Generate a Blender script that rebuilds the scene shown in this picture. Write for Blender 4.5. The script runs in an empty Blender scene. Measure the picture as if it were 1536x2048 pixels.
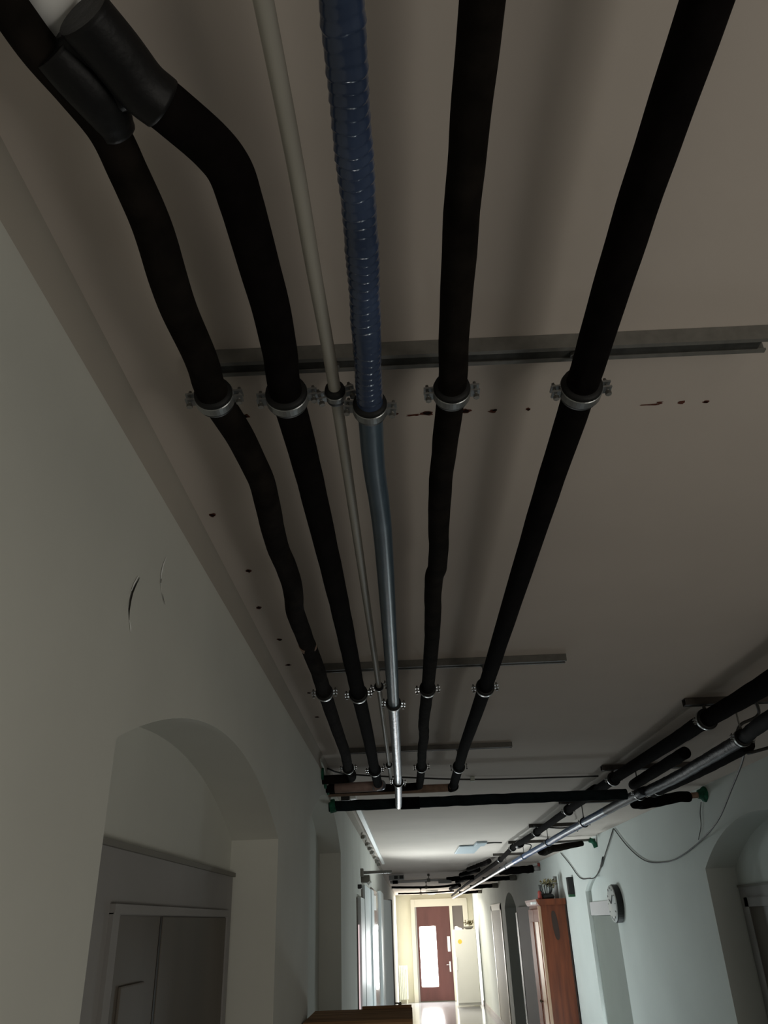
import bpy, bmesh, math, random
from mathutils import Vector, Matrix

random.seed(7)
SC = bpy.context.scene
COL = SC.collection

# ------------------------------------------------------------------ materials
def mat(name, col, rough=0.6, metal=0.0, spec=0.5, var=0.0, scale=20.0, bump=0.0, bscale=60.0, emit=None, estr=0.0, coat=0.0, stretch=None):
    m = bpy.data.materials.new(name); m.use_nodes = True
    nt = m.node_tree; b = nt.nodes['Principled BSDF']
    b.inputs['Base Color'].default_value = (*col, 1)
    b.inputs['Roughness'].default_value = rough
    b.inputs['Metallic'].default_value = metal
    b.inputs['Specular IOR Level'].default_value = spec
    b.inputs['Coat Weight'].default_value = coat
    tc = nt.nodes.new('ShaderNodeTexCoord')
    vec = tc.outputs['Object']
    if stretch:
        mp = nt.nodes.new('ShaderNodeMapping'); mp.inputs['Scale'].default_value = stretch
        nt.links.new(vec, mp.inputs['Vector']); vec = mp.outputs['Vector']
    if var:
        n = nt.nodes.new('ShaderNodeTexNoise'); n.inputs['Scale'].default_value = scale; n.inputs['Detail'].default_value = 5
        nt.links.new(vec, n.inputs['Vector'])
        r = nt.nodes.new('ShaderNodeValToRGB')
        r.color_ramp.elements[0].position = 0.3; r.color_ramp.elements[1].position = 0.7
        r.color_ramp.elements[0].color = (*[c*(1-var) for c in col], 1)
        r.color_ramp.elements[1].color = (*[min(1, c*(1+var)) for c in col], 1)
        nt.links.new(n.outputs['Fac'], r.inputs['Fac']); nt.links.new(r.outputs['Color'], b.inputs['Base Color'])
    if bump:
        n2 = nt.nodes.new('ShaderNodeTexNoise'); n2.inputs['Scale'].default_value = bscale; n2.inputs['Detail'].default_value = 4
        nt.links.new(vec, n2.inputs['Vector'])
        bp = nt.nodes.new('ShaderNodeBump'); bp.inputs['Strength'].default_value = bump; bp.inputs['Distance'].default_value = 0.004
        nt.links.new(n2.outputs['Fac'], bp.inputs['Height']); nt.links.new(bp.outputs['Normal'], b.inputs['Normal'])
    if emit:
        b.inputs['Emission Color'].default_value = (*emit, 1); b.inputs['Emission Strength'].default_value = estr
    return m

def foil_mat(name, col, bump, rough, var, spec=0.6):
    """spirally wrapped shiny plastic foil: slanted wave bump along the pipe, mottled"""
    m = mat(name, col, rough=rough, spec=spec, var=var, scale=12)
    nt = m.node_tree; b = nt.nodes['Principled BSDF']
    tc = nt.nodes.new('ShaderNodeTexCoord')
    mp = nt.nodes.new('ShaderNodeMapping'); mp.inputs['Rotation'].default_value = (0, 0, math.radians(-28))
    w = nt.nodes.new('ShaderNodeTexWave'); w.bands_direction = 'Y'; w.wave_profile = 'SAW'; w.inputs['Scale'].default_value = 11
    w.inputs['Distortion'].default_value = 3.0; w.inputs['Detail'].default_value = 3; w.inputs['Detail Scale'].default_value = 2.5
    nt.links.new(tc.outputs['Object'], mp.inputs['Vector']); nt.links.new(mp.outputs['Vector'], w.inputs['Vector'])
    bp = nt.nodes.new('ShaderNodeBump'); bp.inputs['Strength'].default_value = bump; bp.inputs['Distance'].default_value = 0.002
    nt.links.new(w.outputs['Fac'], bp.inputs['Height']); nt.links.new(bp.outputs['Normal'], b.inputs['Normal'])
    return m

M = {}
M['plaster'] = mat('white_plaster', (0.60, 0.60, 0.55), rough=0.9, spec=0.1, var=0.05, scale=2.2, bump=0.12, bscale=45)
M['plaster_r'] = mat('white_wall_paint', (0.62, 0.65, 0.62), rough=0.85, spec=0.1, var=0.04, scale=1.5, bump=0.10, bscale=40)
M['ceil'] = mat('ceiling_paint', (0.60, 0.535, 0.48), rough=0.92, spec=0.08, var=0.05, scale=1.6, bump=0.10, bscale=50)
M['cove'] = mat('cove_shade', (0.42, 0.385, 0.335), rough=0.95, spec=0.05, var=0.06, scale=3)  # darker colour paints shade into the valley between wall and ceiling
M['cream'] = mat('cream_plaster', (0.72, 0.69, 0.55), rough=0.85, spec=0.1, var=0.03, scale=2)
M['floor'] = mat('linoleum', (0.32, 0.32, 0.33), rough=0.14, spec=0.9, var=0.12, scale=5)
M['stain'] = mat('brick_dust', (0.115, 0.040, 0.027), rough=0.95, spec=0.1, var=0.4, scale=300)
M['hole'] = mat('drill_hole_dark', (0.02, 0.012, 0.01), rough=1, spec=0)
M['crack'] = mat('plaster_crack', (0.04, 0.035, 0.03), rough=1, spec=0)
M['lath'] = mat('loose_plaster', (0.95, 0.95, 0.92), rough=0.9, spec=0.1)
M['foam'] = mat('black_foam', (0.006, 0.0048, 0.0045), rough=0.95, spec=0.03, var=0.3, scale=30, bump=0.15, bscale=120)
M['foam_w'] = mat('worn_foam', (0.011, 0.009, 0.0075), rough=0.95, spec=0.03, var=0.4, scale=25, bump=0.2, bscale=100)
M['tape_r'] = mat('matt_black_wrap', (0.010, 0.010, 0.011), rough=0.8, spec=0.08)
M['tape'] = mat('black_tape', (0.006, 0.006, 0.0065), rough=0.5, spec=0.25, bump=0.3, bscale=60)
M['foil'] = foil_mat('blue_foil', (0.040, 0.060, 0.115), 0.25, 0.20, 0.3)
M['foil_m'] = foil_mat('grey_blue_foil', (0.045, 0.075, 0.105), 0.15, 0.34, 0.2)
M['white_pipe'] = mat('pale_plastic', (0.42, 0.40, 0.35), rough=0.5, spec=0.3, var=0.04, scale=8)
M['zinc'] = mat('galvanised_steel', (0.17, 0.165, 0.15), rough=0.5, metal=0.15, spec=0.5, var=0.15, scale=60)
M['zinc_o'] = mat('dull_steel', (0.10, 0.095, 0.085), rough=0.6, metal=0.1, var=0.15, scale=60)
M['zinc_r'] = mat('dark_brown_steel', (0.055, 0.045, 0.038), rough=0.7, metal=0.1, var=0.2, scale=40)  # darker brown steel tone for the right bundle's rails
M['zinc_d'] = mat('channel_inside', (0.05, 0.05, 0.045), rough=0.7, metal=0.3, var=0.3, scale=60)
M['band'] = mat('clamp_band', (0.30, 0.31, 0.31), rough=0.35, metal=0.8, spec=0.5)
M['rubber'] = mat('clamp_rubber', (0.008, 0.008, 0.008), rough=0.6, spec=0.3)
M['pink_foil'] = mat('pinkish_wrap', (0.34, 0.23, 0.20), rough=0.55, spec=0.4, var=0.2, scale=25)
M['brown_wrap'] = mat('brownish_wrap', (0.26, 0.17, 0.12), rough=0.6, spec=0.3, var=0.25, scale=25)
M['navy'] = mat('dark_teal_foam', (0.012, 0.018, 0.020), rough=0.95, spec=0.04, var=0.3, scale=20, bump=0.4, bscale=200)
M['green'] = mat('green_foam', (0.018, 0.10, 0.058), rough=0.85, spec=0.2, var=0.5, scale=40, bump=0.4, bscale=90)
M['cable'] = mat('grey_cable', (0.045, 0.043, 0.04), rough=0.6, spec=0.3)
M['wcable'] = mat('white_cable', (0.5, 0.53, 0.48), rough=0.6, spec=0.3)
M['door_b'] = mat('brown_grey_door', (0.135, 0.118, 0.098), rough=0.6, spec=0.3, var=0.1, scale=6, stretch=(1, 1, 0.15))
M['door_d'] = mat('dark_brown_door', (0.07, 0.055, 0.04), rough=0.6, spec=0.3, var=0.2, scale=6, stretch=(1, 1, 0.15))
M['lining'] = mat('grey_lining', (0.31, 0.30, 0.29), rough=0.8, spec=0.15, var=0.06, scale=4)
M['trimdark'] = mat('dark_ledge', (0.20, 0.19, 0.165), rough=0.8)
M['grey_door'] = mat('grey_green_door', (0.20, 0.215, 0.19), rough=0.6, spec=0.3, var=0.04, scale=3)
M['pinkgrey'] = mat('pinkish_grey_panel', (0.50, 0.47, 0.46), rough=0.8)
M['white_lacquer'] = mat('white_lacquer', (0.80, 0.86, 0.87), rough=0.4, spec=0.4)
M['white_l2'] = mat('ivory_lacquer', (0.66, 0.66, 0.62), rough=0.45, spec=0.4)
M['casing'] = mat('cream_casing', (0.66, 0.63, 0.53), rough=0.5, spec=0.3)
M['beige'] = mat('beige_door', (0.47, 0.44, 0.37), rough=0.7, spec=0.2)
M['maroon'] = mat('maroon_door', (0.105, 0.042, 0.038), rough=0.5, spec=0.3, var=0.15, scale=5, stretch=(1, 1, 0.2))
M['daylight'] = mat('bright_daylight_glass', (1, 1, 1), rough=0.3, emit=(1.0, 0.98, 0.96), estr=9.0)
M['daylight_l'] = mat('cool_daylight_glass', (1, 1, 1), rough=0.3, emit=(0.80, 0.93, 1.0), estr=3.0)
M['daylight_p'] = mat('pinkish_daylight_glass', (1, 1, 1), rough=0.3, emit=(1.0, 0.72, 0.74), estr=0.7)
M['glass_grey'] = mat('grey_glass', (0.16, 0.14, 0.13), rough=0.15, spec=0.6)
M['wood'] = mat('reddish_wood', (0.145, 0.036, 0.012), rough=0.5, spec=0.35, var=0.3, scale=9, stretch=(2.5, 2.5, 0.25))
M['wood_in'] = mat('wood_inlay', (0.030, 0.012, 0.006), rough=0.6)
M['wood_l'] = mat('pale_wood_edge', (0.42, 0.27, 0.17), rough=0.4, spec=0.5)
M['oak'] = mat('old_brown_wood', (0.36, 0.21, 0.11), rough=0.9, spec=0.05, var=0.45, scale=7, stretch=(0.5, 6, 6), bump=0.2)
M['oak_d'] = mat('old_dark_wood', (0.02, 0.011, 0.007), rough=0.5, spec=0.3, var=0.3, scale=8)
M['black'] = mat('black_plastic', (0.010, 0.010, 0.010), rough=0.5, spec=0.4)
M['clockface'] = mat('clock_face', (0.55, 0.56, 0.55), rough=0.25, spec=0.5)
M['white'] = mat('bright_white', (0.85, 0.85, 0.83), rough=0.5)
M['yellow'] = mat('orange_yellow', (0.85, 0.50, 0.06), rough=0.6)
M['olive'] = mat('olive_leaf', (0.20, 0.17, 0.08), rough=0.9, var=0.4, scale=40)
M['dgreen'] = mat('dark_green', (0.015, 0.09, 0.035), rough=0.6)
M['brass'] = mat('dark_brass', (0.10, 0.08, 0.05), rough=0.4, metal=0.7)
M['steel'] = mat('bright_steel', (0.7, 0.7, 0.7), rough=0.25, metal=0.9)
M['lampglass'] = mat('bluish_lamp_glass', (0.37, 0.43, 0.46), rough=0.5, spec=0.3)
M['lampon'] = mat('lamp_diffuser', (0.9, 0.9, 0.85), rough=0.4, emit=(1, 0.95, 0.85), estr=0.9)
M['radiator'] = mat('radiator_enamel', (0.72, 0.74, 0.62), rough=0.35, spec=0.5)
M['red'] = mat('reddish', (0.30, 0.05, 0.04), rough=0.7)
M['foil_r'] = foil_mat('deep_blue_foil', (0.030, 0.080, 0.19), 0.3, 0.34, 0.3, 0.25)
M['foil_d'] = mat('dark_silver_foil', (0.016, 0.017, 0.022), rough=0.5, metal=0.0, spec=0.15, var=0.4, scale=30, bump=0.6, bscale=90)
M['foil_s'] = mat('silver_foil_and_sheen', (0.34, 0.35, 0.39), rough=0.34, metal=0.7, var=0.3, scale=40, bump=0.5, bscale=80)  # silver pipe corner, and painted-in reflection on far lengths of blue wrap

# ------------------------------------------------------------------ mesh helpers
def link(name, bm, m, parent=None, smooth=False):
    me = bpy.data.meshes.new(name); bm.to_mesh(me); bm.free()
    for x in (m if isinstance(m, (list, tuple)) else [m]): me.materials.append(M[x])
    if smooth:
        for p in me.polygons: p.use_smooth = True
    o = bpy.data.objects.new(name, me); COL.objects.link(o)
    if parent:
        o.parent = parent
        o.matrix_parent_inverse = Matrix.Translation(-parent.location)
    return o

def tag(o, label, cat, group=None, kind=None):
    o['label'] = label; o['category'] = cat
    if group: o['group'] = group
    if kind: o['kind'] = kind
    return o

def thing(name, loc, label, cat, group=None, kind=None):
    o = bpy.data.objects.new(name, None); o.empty_display_size = 0.05; COL.objects.link(o); o.location = loc
    return tag(o, label, cat, group, kind)

def box(bm, lo, hi, bev=0.0, mi=0):
    lo = Vector(lo); hi = Vector(hi); c = (lo+hi)/2; s = hi-lo
    r = bmesh.ops.create_cube(bm, size=1, matrix=Matrix.Translation(c) @ Matrix.Diagonal((*s, 1)))
    vs = r['verts']; fs = list({f for v in vs for f in v.link_faces})
    for f in fs: f.material_index = mi
    if bev:
        es = list({e for v in vs for e in v.link_edges})
        bmesh.ops.bevel(bm, geom=es, offset=bev, segments=2, affect='EDGES', profile=0.6)

def boxes(*args):
    bm = bmesh.new()
    for a in args: box(bm, *a)
    return bm

def smooth_path(pts, n=8):
    P = [Vector(p) for p in pts]
    if len(P) < 3: return [P[0].lerp(P[-1], i/n) for i in range(n+1)]
    P = [P[0]*2-P[1]] + P + [P[-1]*2-P[-2]]; out = []
    for i in range(1, len(P)-2):
        a, b, c, d = P[i-1:i+3]
        for k in range(n):
            t = k/n
            out.append(0.5*((2*b)+(c-a)*t+(2*a-5*b+4*c-d)*t*t+(3*b-a-3*c+d)*t**3))
    out.append(P[-2]); return out

def fillet(pts, r, n=6):
    """polyline with rounded elbows"""
    P = [Vector(p) for p in pts]; out = [P[0]]
    for i in range(1, len(P)-1):
        a = (P[i-1]-P[i]); b = (P[i+1]-P[i]); ra = min(r, a.length*.49, b.length*.49)
        s = P[i]+a.normalized()*ra; e = P[i]+b.normalized()*ra
        for k in range(n+1):
            t = k/n; out.append(s*(1-t)**2+P[i]*2*t*(1-t)+e*t*t)
    out.append(P[-1]); return out

def tube(bm, path, rad, seg=16, caps=True, wob=0.0, dome=False, mi=0, rib=None):
    P = [Vector(p) for p in path]
    # drop duplicates
    Q = [P[0]]
    for p in P[1:]:
        if (p-Q[-1]).length > 1e-5: Q.append(p)
    P = Q; n = len(P)
    T = []
    for i in range(n):
        t = (P[min(i+1, n-1)]-P[max(i-1, 0)]).normalized(); T.append(t)
    ref = Vector((0, 0, 1)) if abs(T[0].z) < 0.9 else Vector((1, 0, 0))
    u = T[0].cross(ref).normalized(); rings = []; acc = 0
    for i in range(n):
        u = (u - T[i]*u.dot(T[i])).normalized(); v = T[i].cross(u)
        r = rad[i] if isinstance(rad, (list, tuple)) else (rad(i/(n-1)) if callable(rad) else rad)
        if i: acc += (P[i]-P[i-1]).length
        ring = []
        for k in range(seg):
            a = 2*math.pi*k/seg; rr = r
            if wob: rr = r*(1+wob*(0.6*math.sin(3*a+acc*37)+0.5*math.sin(acc*61+a)+0.4*math.sin(acc*23-2*a)))
            if rib: rr += rib[0]*(((acc/rib[1]+k/seg) % 1.0)-0.5)
            ring.append(bm.verts.new(P[i]+u*math.cos(a)*rr+v*math.sin(a)*rr))
        rings.append(ring)
    for i in range(n-1):
        for k in range(seg):
            f = bm.faces.new((rings[i][k], rings[i][(k+1) % seg], rings[i+1][(k+1) % seg], rings[i+1][k]))
            f.smooth = True; f.material_index = mi
    if caps:
        for ring, s in ((rings[0], -1), (rings[-1], 1)):
            if dome:
                c = sum((v.co for v in ring), Vector())/seg; t = T[0 if s < 0 else -1]*s
                R = (ring[0].co-c).length; prev = ring
                for q in (0.5, 0.85):
                    nr = [bm.verts.new(c+(v.co-c)*math.sqrt(1-q*q)+t*R*q*0.7) for v in ring]
                    for k in range(seg):
                        f = bm.faces.new((prev[k], prev[(k+1) % seg], nr[(k+1) % seg], nr[k])); f.smooth = True; f.material_index = mi
                    prev = nr
                f = bm.faces.new(prev); f.material_index = mi
            else:
                f = bm.faces.new(ring); f.material_index = mi
    return bm

def T_(path, rad, **k):
    bm = bmesh.new(); tube(bm, path, rad, **k); bmesh.ops.recalc_face_normals(bm, faces=bm.faces); return bm

def lathe(prof, origin, axis, seg=32):
    """prof: (radius, height along axis)"""
    bm = bmesh.new(); ax = Vector(axis).normalized()
    u = ax.cross(Vector((0, 0, 1)) if abs(ax.z) < .9 else Vector((1, 0, 0))).normalized(); v = ax.cross(u); o = Vector(origin)
    rings = []
    for r, h in prof:
        rings.append([bm.verts.new(o+ax*h+(u*math.cos(2*math.pi*k/seg)+v*math.sin(2*math.pi*k/seg))*max(r, 1e-4)) for k in range(seg)])
    for a, b in zip(rings, rings[1:]):
        for k in range(seg): bm.faces.new((a[k], a[(k+1) % seg], b[(k+1) % seg], b[k]))
    bm.faces.new(rings[0]); bm.faces.new(rings[-1])
    bmesh.ops.recalc_face_normals(bm, faces=bm.faces); return bm

def prism(pts2, axis, a, b):
    """extrude a 2D outline; axis x: pts=(y,z); axis y: pts=(x,z); axis z: pts=(x,y)"""
    bm = bmesh.new()
    def V(p, t): return {'x': (t, p[0], p[1]), 'y': (p[0], t, p[1]), 'z': (p[0], p[1], t)}[axis]
    A = [bm.verts.new(V(p, a)) for p in pts2]; B = [bm.verts.new(V(p, b)) for p in pts2]; n = len(A)
    for i in range(n): bm.faces.new((A[i], A[(i+1) % n], B[(i+1) % n], B[i]))
    bm.faces.new(A); bm.faces.new(B); bmesh.ops.recalc_face_normals(bm, faces=bm.faces); return bm

# ------------------------------------------------------------------ room shell
XL, XR, ZC, YB, YE = -0.39, 1.91, 2.75, -7.0, 26.0

def arch_curve(y0, y1, zs, rise, n=28):
    """segmental arch from (y0,zs) over to (y1,zs)"""
    w = (y1-y0)/2
    if rise < 1e-4: return [(y0, zs), (y1, zs)]
    R = (w*w+rise*rise)/(2*rise); cy = (y0+y1)/2; cz = zs+rise-R; a0 = math.asin(min(1, w/R))
    return [(cy+R*math.sin(-a0+2*a0*i/n), cz+R*math.cos(-a0+2*a0*i/n)) for i in range(n+1)]

def wall_along_y(x, side, y0, y1, ops, ztop):
    """corridor wall in the plane x with arched recesses going away from the corridor (side = +1/-1)"""
    bm = bmesh.new()
    def q(*p): bm.faces.new([bm.verts.new(a) for a in p])
    y = y0
    for o in sorted(ops, key=lambda o: o['y0']):
        q((x, y, 0), (x, o['y0'], 0), (x, o['y0'], ztop), (x, y, ztop))
        c = arch_curve(o['y0'], o['y1'], o['zs'], o['rise']); d = side*o['d']; xb = x+d
        for (a, za), (b, zb) in zip(c, c[1:]):
            q((x, a, za), (x, b, zb), (x, b, ztop), (x, a, ztop))
            q((x, a, za), (x, b, zb), (xb, b, zb), (xb, a, za))
            q((xb, a, 0), (xb, b, 0), (xb, b, zb), (xb, a, za))
        for yy in (o['y0'], o['y1']): q((x, yy, 0), (xb, yy, 0), (xb, yy, o['zs']), (x, yy, o['zs']))
        y = o['y1']
    q((x, y, 0), (x, y1, 0), (x, y1, ztop), (x, y, ztop))
    return bm

def blob(bm, c, ax1, ax2, r1, r2, mi, n=12, jag=0.3):
    c = Vector(c); vs = []
    for k in range(n):
        a = 2*math.pi*k/n; s = 1+random.uniform(-jag, jag)
        vs.append(bm.verts.new(c+Vector(ax1)*math.cos(a)*r1*s+Vector(ax2)*math.sin(a)*r2*s))
    f = bm.faces.new(vs); f.material_index = mi

# left wall: two arched niches, soft cove to the ceiling, two plaster cracks
NL1 = dict(y0=1.06, y1=2.53, zs=2.285, rise=0.145, d=0.143)
NL2 = dict(y0=3.35, y1=4.95, zs=2.42, rise=0.20, d=0.125)
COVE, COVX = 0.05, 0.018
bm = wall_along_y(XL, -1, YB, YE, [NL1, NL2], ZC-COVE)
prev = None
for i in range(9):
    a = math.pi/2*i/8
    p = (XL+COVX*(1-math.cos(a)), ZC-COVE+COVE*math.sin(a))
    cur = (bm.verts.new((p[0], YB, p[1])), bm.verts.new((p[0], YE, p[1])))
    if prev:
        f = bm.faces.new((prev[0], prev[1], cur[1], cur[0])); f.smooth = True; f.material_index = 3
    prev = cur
def strip(bm, pts, w, mi, x):
    L = []; R = []
    for i, (y, z) in enumerate(pts):
        ww = w*math.sin(math.pi*(i+0.35)/(len(pts)-0.3))
        L.append(bm.verts.new((x, y-ww, z))); R.append(bm.verts.new((x, y+ww, z)))
    for i in range(len(pts)-1):
        f = bm.faces.new((L[i], R[i], R[i+1], L[i+1])); f.material_index = mi
strip(bm, [(1.069, 2.526), (1.056, 2.508), (1.047, 2.493), (1.043, 2.478), (1.043, 2.463), (1.048, 2.450)], 0.0030, 1, XL+0.0015)
strip(bm, [(1.063, 2.526), (1.050, 2.508), (1.042, 2.493)], 0.0022, 2, XL+0.0012)
strip(bm, [(1.050, 2.450), (1.058, 2.442), (1.06, 2.436)], 0.003, 2, XL+0.0012)
strip(bm, [(1.182, 2.612), (1.171, 2.592), (1.166, 2.572), (1.168, 2.558), (1.176, 2.545)], 0.0026, 2, XL+0.0015)
strip(bm, [(1.168, 2.566), (1.167, 2.558)], 0.002, 1, XL+0.002)
strip(bm, [(1.182, 2.545), (1.191, 2.538), (1.201, 2.533)], 0.0020, 1, XL+0.002)
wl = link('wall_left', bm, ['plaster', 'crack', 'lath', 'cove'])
tag(wl, 'long white plastered corridor wall with arched niches on the left', 'wall', kind='structure')

NR1 = dict(y0=3.70, y1=5.48, zs=2.285, rise=0.235, d=0.19)
NR2 = dict(y0=8.05, y1=9.30, zs=2.27, rise=0.14, d=0.06)
NR3 = dict(y0=15.5, y1=17.3, zs=2.22, rise=0.25, d=0.22)
wr = link('wall_right', wall_along_y(XR, 1, YB, YE, [NR1, NR2, NR3], ZC), 'plaster_r')
tag(wr, 'pale greenish white corridor wall with arched door recesses on the right', 'wall', kind='structure')

bm = bmesh.new()
def quad(bm, *p, mi=0):
    f = bm.faces.new([bm.verts.new(a) for a in p]); f.material_index = mi
quad(bm, (XL-.3, YB, ZC), (XR+.3, YB, ZC), (XR+.3, YE, ZC), (XL-.3, YE, ZC))
zc = ZC-0.0008
# drilled holes with spilled brick dust along a marking line and beside the left wall
for x, y, r1, r2 in [(-.222, .975, .0052, .004), (.007, .987, .006, .0026), (.121, .987, .006, .004), (.22, .99, .0026, .0026), (.497, .991, .0035, .0022),
                     (-.345, 1.293, .005, .005), (-.341, 1.786, .005, .006), (-.325, 2.033, .005, .006), (-.335, 2.271, .006, .006), (-.325, 1.56, .004, .006),
                     (-.31, 2.6, .005, .006), (-.32, 2.95, .006, .006)]:
    blob(bm, (x, y, zc), (1, 0, 0), (0, 1, 0), r1, r2, 2); blob(bm, (x, y, zc+.0004), (1, 0, 0), (0, 1, 0), r1*1.5, r2*1.5, 1)
for x, y, r1, r2 in [(.058, .989, .011, .0055), (.040, .992, .010, .0025), (.164, .991, .007, .005), (.16, .835, .005, .004), (.410, .992, .014, .0022), (.424, .988, .005, .0035),
                     (.458, .99, .0075, .005), (.482, .822, .007, .004)]:
    blob(bm, (x, y, zc+.0003), (1, 0, 0), (0, 1, 0), r1, r2, 1, jag=.4)
blob(bm, (.062, .988, zc-.0002), (1, 0, 0), (0, 1, 0), .006, .004, 2); blob(bm, (.167, .988, zc-.0002), (1, 0, 0), (0, 1, 0), .004, .003, 2)
ce = link('ceiling', bm, ['ceil', 'stain', 'hole'])
tag(ce, 'flat off-white ceiling with drilled holes and brick dust marks', 'ceiling', kind='structure')

bm = bmesh.new(); quad(bm, (XL-.3, YB, 0), (XR+.3, YB, 0), (XR+.3, YE, 0), (XL-.3, YE, 0))
tag(link('floor', bm, 'floor'), 'shiny grey corridor floor reflecting the bright door', 'floor', kind='structure')
bm = bmesh.new(); quad(bm, (XL-.3, YE, 0), (XR+.3, YE, 0), (XR+.3, YE, ZC), (XL-.3, YE, ZC))
tag(link('wall_far', bm, 'cream'), 'cream end wall around the bright door', 'wall', kind='structure')
bm = bmesh.new(); quad(bm, (XL-.3, YB, 0), (XR+.3, YB, 0), (XR+.3, YB, ZC), (XL-.3, YB, ZC))
tag(link('wall_back', bm, 'plaster'), 'white wall closing the corridor at the near end', 'wall', kind='structure')
bm = boxes(((XR-.015, 17.4, 0), (XR, 25.9, .10)), ((XR-.02, 11.75, 0), (XR, 15.4, .10)))
tag(link('baseboard_right', bm, 'pinkgrey'), 'pale baseboard along the far right wall', 'baseboard', kind='structure')

# ------------------------------------------------------------------ doors and openings (setting)
xb = XL-NL1['d']
bm = boxes(((xb, 1.07, 0), (xb+.012, 2.52, 2.185)))
tag(link('trim_1', bm, 'lining'), 'grey boarded lining around the double door in the left niche', 'trim', kind='structure')
bm = boxes(((xb, 1.07, 2.183), (xb+.020, 2.52, 2.194)))
tag(link('trim_2', bm, 'trimdark'), 'dark slanting ledge line above the door in the left niche', 'trim', kind='structure')
d = thing('door_1', (xb+.012, 1.98, 0), 'brownish grey double door set in the near left arched niche', 'door', kind='structure')
link('door_frame', boxes(((xb+.010, 1.49, 2.078), (xb+.022, 2.46, 2.094)), ((xb+.010, 1.49, 0), (xb+.020, 1.525, 2.08)), ((xb+.010, 2.44, 0), (xb+.020, 2.47, 2.08))), 'lining', d)
lf = link('leaf', boxes(((xb+.008, 1.525, .02), (xb+.0135, 1.800, 2.076))), 'door_b', d)
link('panel', boxes(((xb+.013, 1.575, .30), (xb+.019, 1.715, 1.965), .003)), 'door_b', lf)
lf = link('leaf', boxes(((xb+.008, 1.812, .02), (xb+.016, 2.438, 2.076), .002)), 'door_b', d)
link('joint_strip', boxes(((xb+.010, 1.798, .02), (xb+.0145, 1.814, 2.076))), 'oak_d', d)

xr = XR+NR1['d']
bm = boxes(((xr-.012, 3.72, 0), (xr, 5.47, 2.172)))
tag(link('trim_3', bm, 'lining'), 'pale lining around the dark door in the right niche', 'trim', kind='structure')
bm = boxes(((xr-.020, 3.72, 2.170), (xr, 5.47, 2.182)))
tag(link('trim_4', bm, 'trimdark'), 'thin dark ledge above the dark door in the right niche', 'trim', kind='structure')
d = thing('door_2', (xr-.012, 4.6, 0), 'dark brown door in the near right arched niche', 'door', kind='structure')
link('leaf', boxes(((xr-.018, 4.05, .01), (xr-.006, 5.345, 2.06), .002)), 'door_d', d)
link('door_frame', boxes(((xr-.022, 5.345, 0), (xr-.01, 5.40, 2.11)), ((xr-.022, 4.0, 2.06), (xr-.01, 5.40, 2.11)), ((xr-.022, 4.0, 0), (xr-.01, 4.05, 2.11))), 'lining', d)

xr = XR+NR2['d']
d = thing('door_3', (xr, 8.7, 0), 'grey green door in the arched recess behind the wall clock', 'door', kind='structure')
lf = link('leaf', boxes(((xr-.03, 8.12, .9), (xr-.004, 9.24, 2.035), .002), ((xr-.03, 8.12, .01), (xr-.004, 9.24, .28), .002), ((xr-.03, 8.12, .28), (xr-.004, 8.24, .9)), ((xr-.03, 9.12, .28), (xr-.004, 9.24, .9))), 'grey_door', d)
link('glass_pane', boxes(((xr-.020, 8.24, .28), (xr-.012, 9.12, .9))), 'daylight_l', lf)  # invented glowing pane, added to go with the right fill lamp
link('lintel', boxes(((xr-.035, 8.06, 2.04), (xr-.002, 9.29, 2.165), .002)), 'pinkgrey', d)

xr = XR+NR3['d']
d = thing('door_4', (xr, 16.4, 0), 'dark door in the far right arched recess', 'door', kind='structure')
link('leaf', boxes(((xr-.03, 15.65, .01), (xr-.004, 17.15, 2.1), .002)), 'door_d', d)

# grey flush door beyond the wardrobe
d = thing('door_5', (XR, 13.6, 0), 'flat grey door on the right wall beyond the wardrobe', 'door', kind='structure')
link('leaf', boxes(((XR-.03, 12.0, .01), (XR-.005, 15.15, 2.20), .002)), 'pinkgrey', d)
link('shadow_gap', boxes(((XR-.036, 15.15, .01), (XR-.004, 15.36, 2.12))), 'oak_d', d)
d = thing('door_6', (XR, 19.5, 0), 'beige cased doorway in the far right wall', 'door', kind='structure')
link('casing', boxes(((XR-.014, 18.0, 0), (XR, 18.15, 2.3)), ((XR-.014, 20.0, 0), (XR, 20.15, 2.3)), ((XR-.014, 18.0, 2.2), (XR, 20.15, 2.32))), 'casing', d)
link('leaf', boxes(((XR-.008, 18.15, .01), (XR-.001, 20.0, 2.2))), 'beige', d)

# end wall: maroon door with a bright pane, sidelight and cream casing
d = thing('door_7', (.7, YE, 0), 'maroon end door with a tall bright glass pane', 'door', kind='structure')
y0 = YE-.10
link('casing', boxes(((.045, y0, 0), (.165, YE, 2.62), .006), ((.165, y0, 2.415), (1.74, YE, 2.62), .006), ((1.20, y0, 0), (1.285, YE, 2.42), .006), ((1.60, y0, 0), (1.74, YE, 2.42), .006), ((1.285, y0, 0), (1.60, YE, 1.15), .004)), 'casing', d)
link('jamb_reveal', boxes(((.165, y0+.02, 0), (.215, YE, 2.415))), 'lining', d)
lf = link('leaf', boxes(((.215, YE-.06, 0.02), (.275, YE-.01, 2.415)), ((.765, YE-.06, .02), (1.20, YE-.01, 2.415)), ((.275, YE-.06, .02), (.765, YE-.01, .36)), ((.275, YE-.06, 1.90), (.765, YE-.01, 2.415))), 'maroon', d)
bm = bmesh.new()
r = .06; pts = []
for cx, cz, a0 in [(.765-r, 1.90-r, 0), (.275+r, 1.90-r, 90), (.275+r, .36+r, 180), (.765-r, .36+r, 270)]:
    for k in range(6):
        a = math.radians(a0+18*k); pts.append((cx+r*math.cos(a), cz+r*math.sin(a)))
link('glass_pane', prism(pts, 'y', YE-.05, YE-.04), 'daylight', lf)
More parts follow.
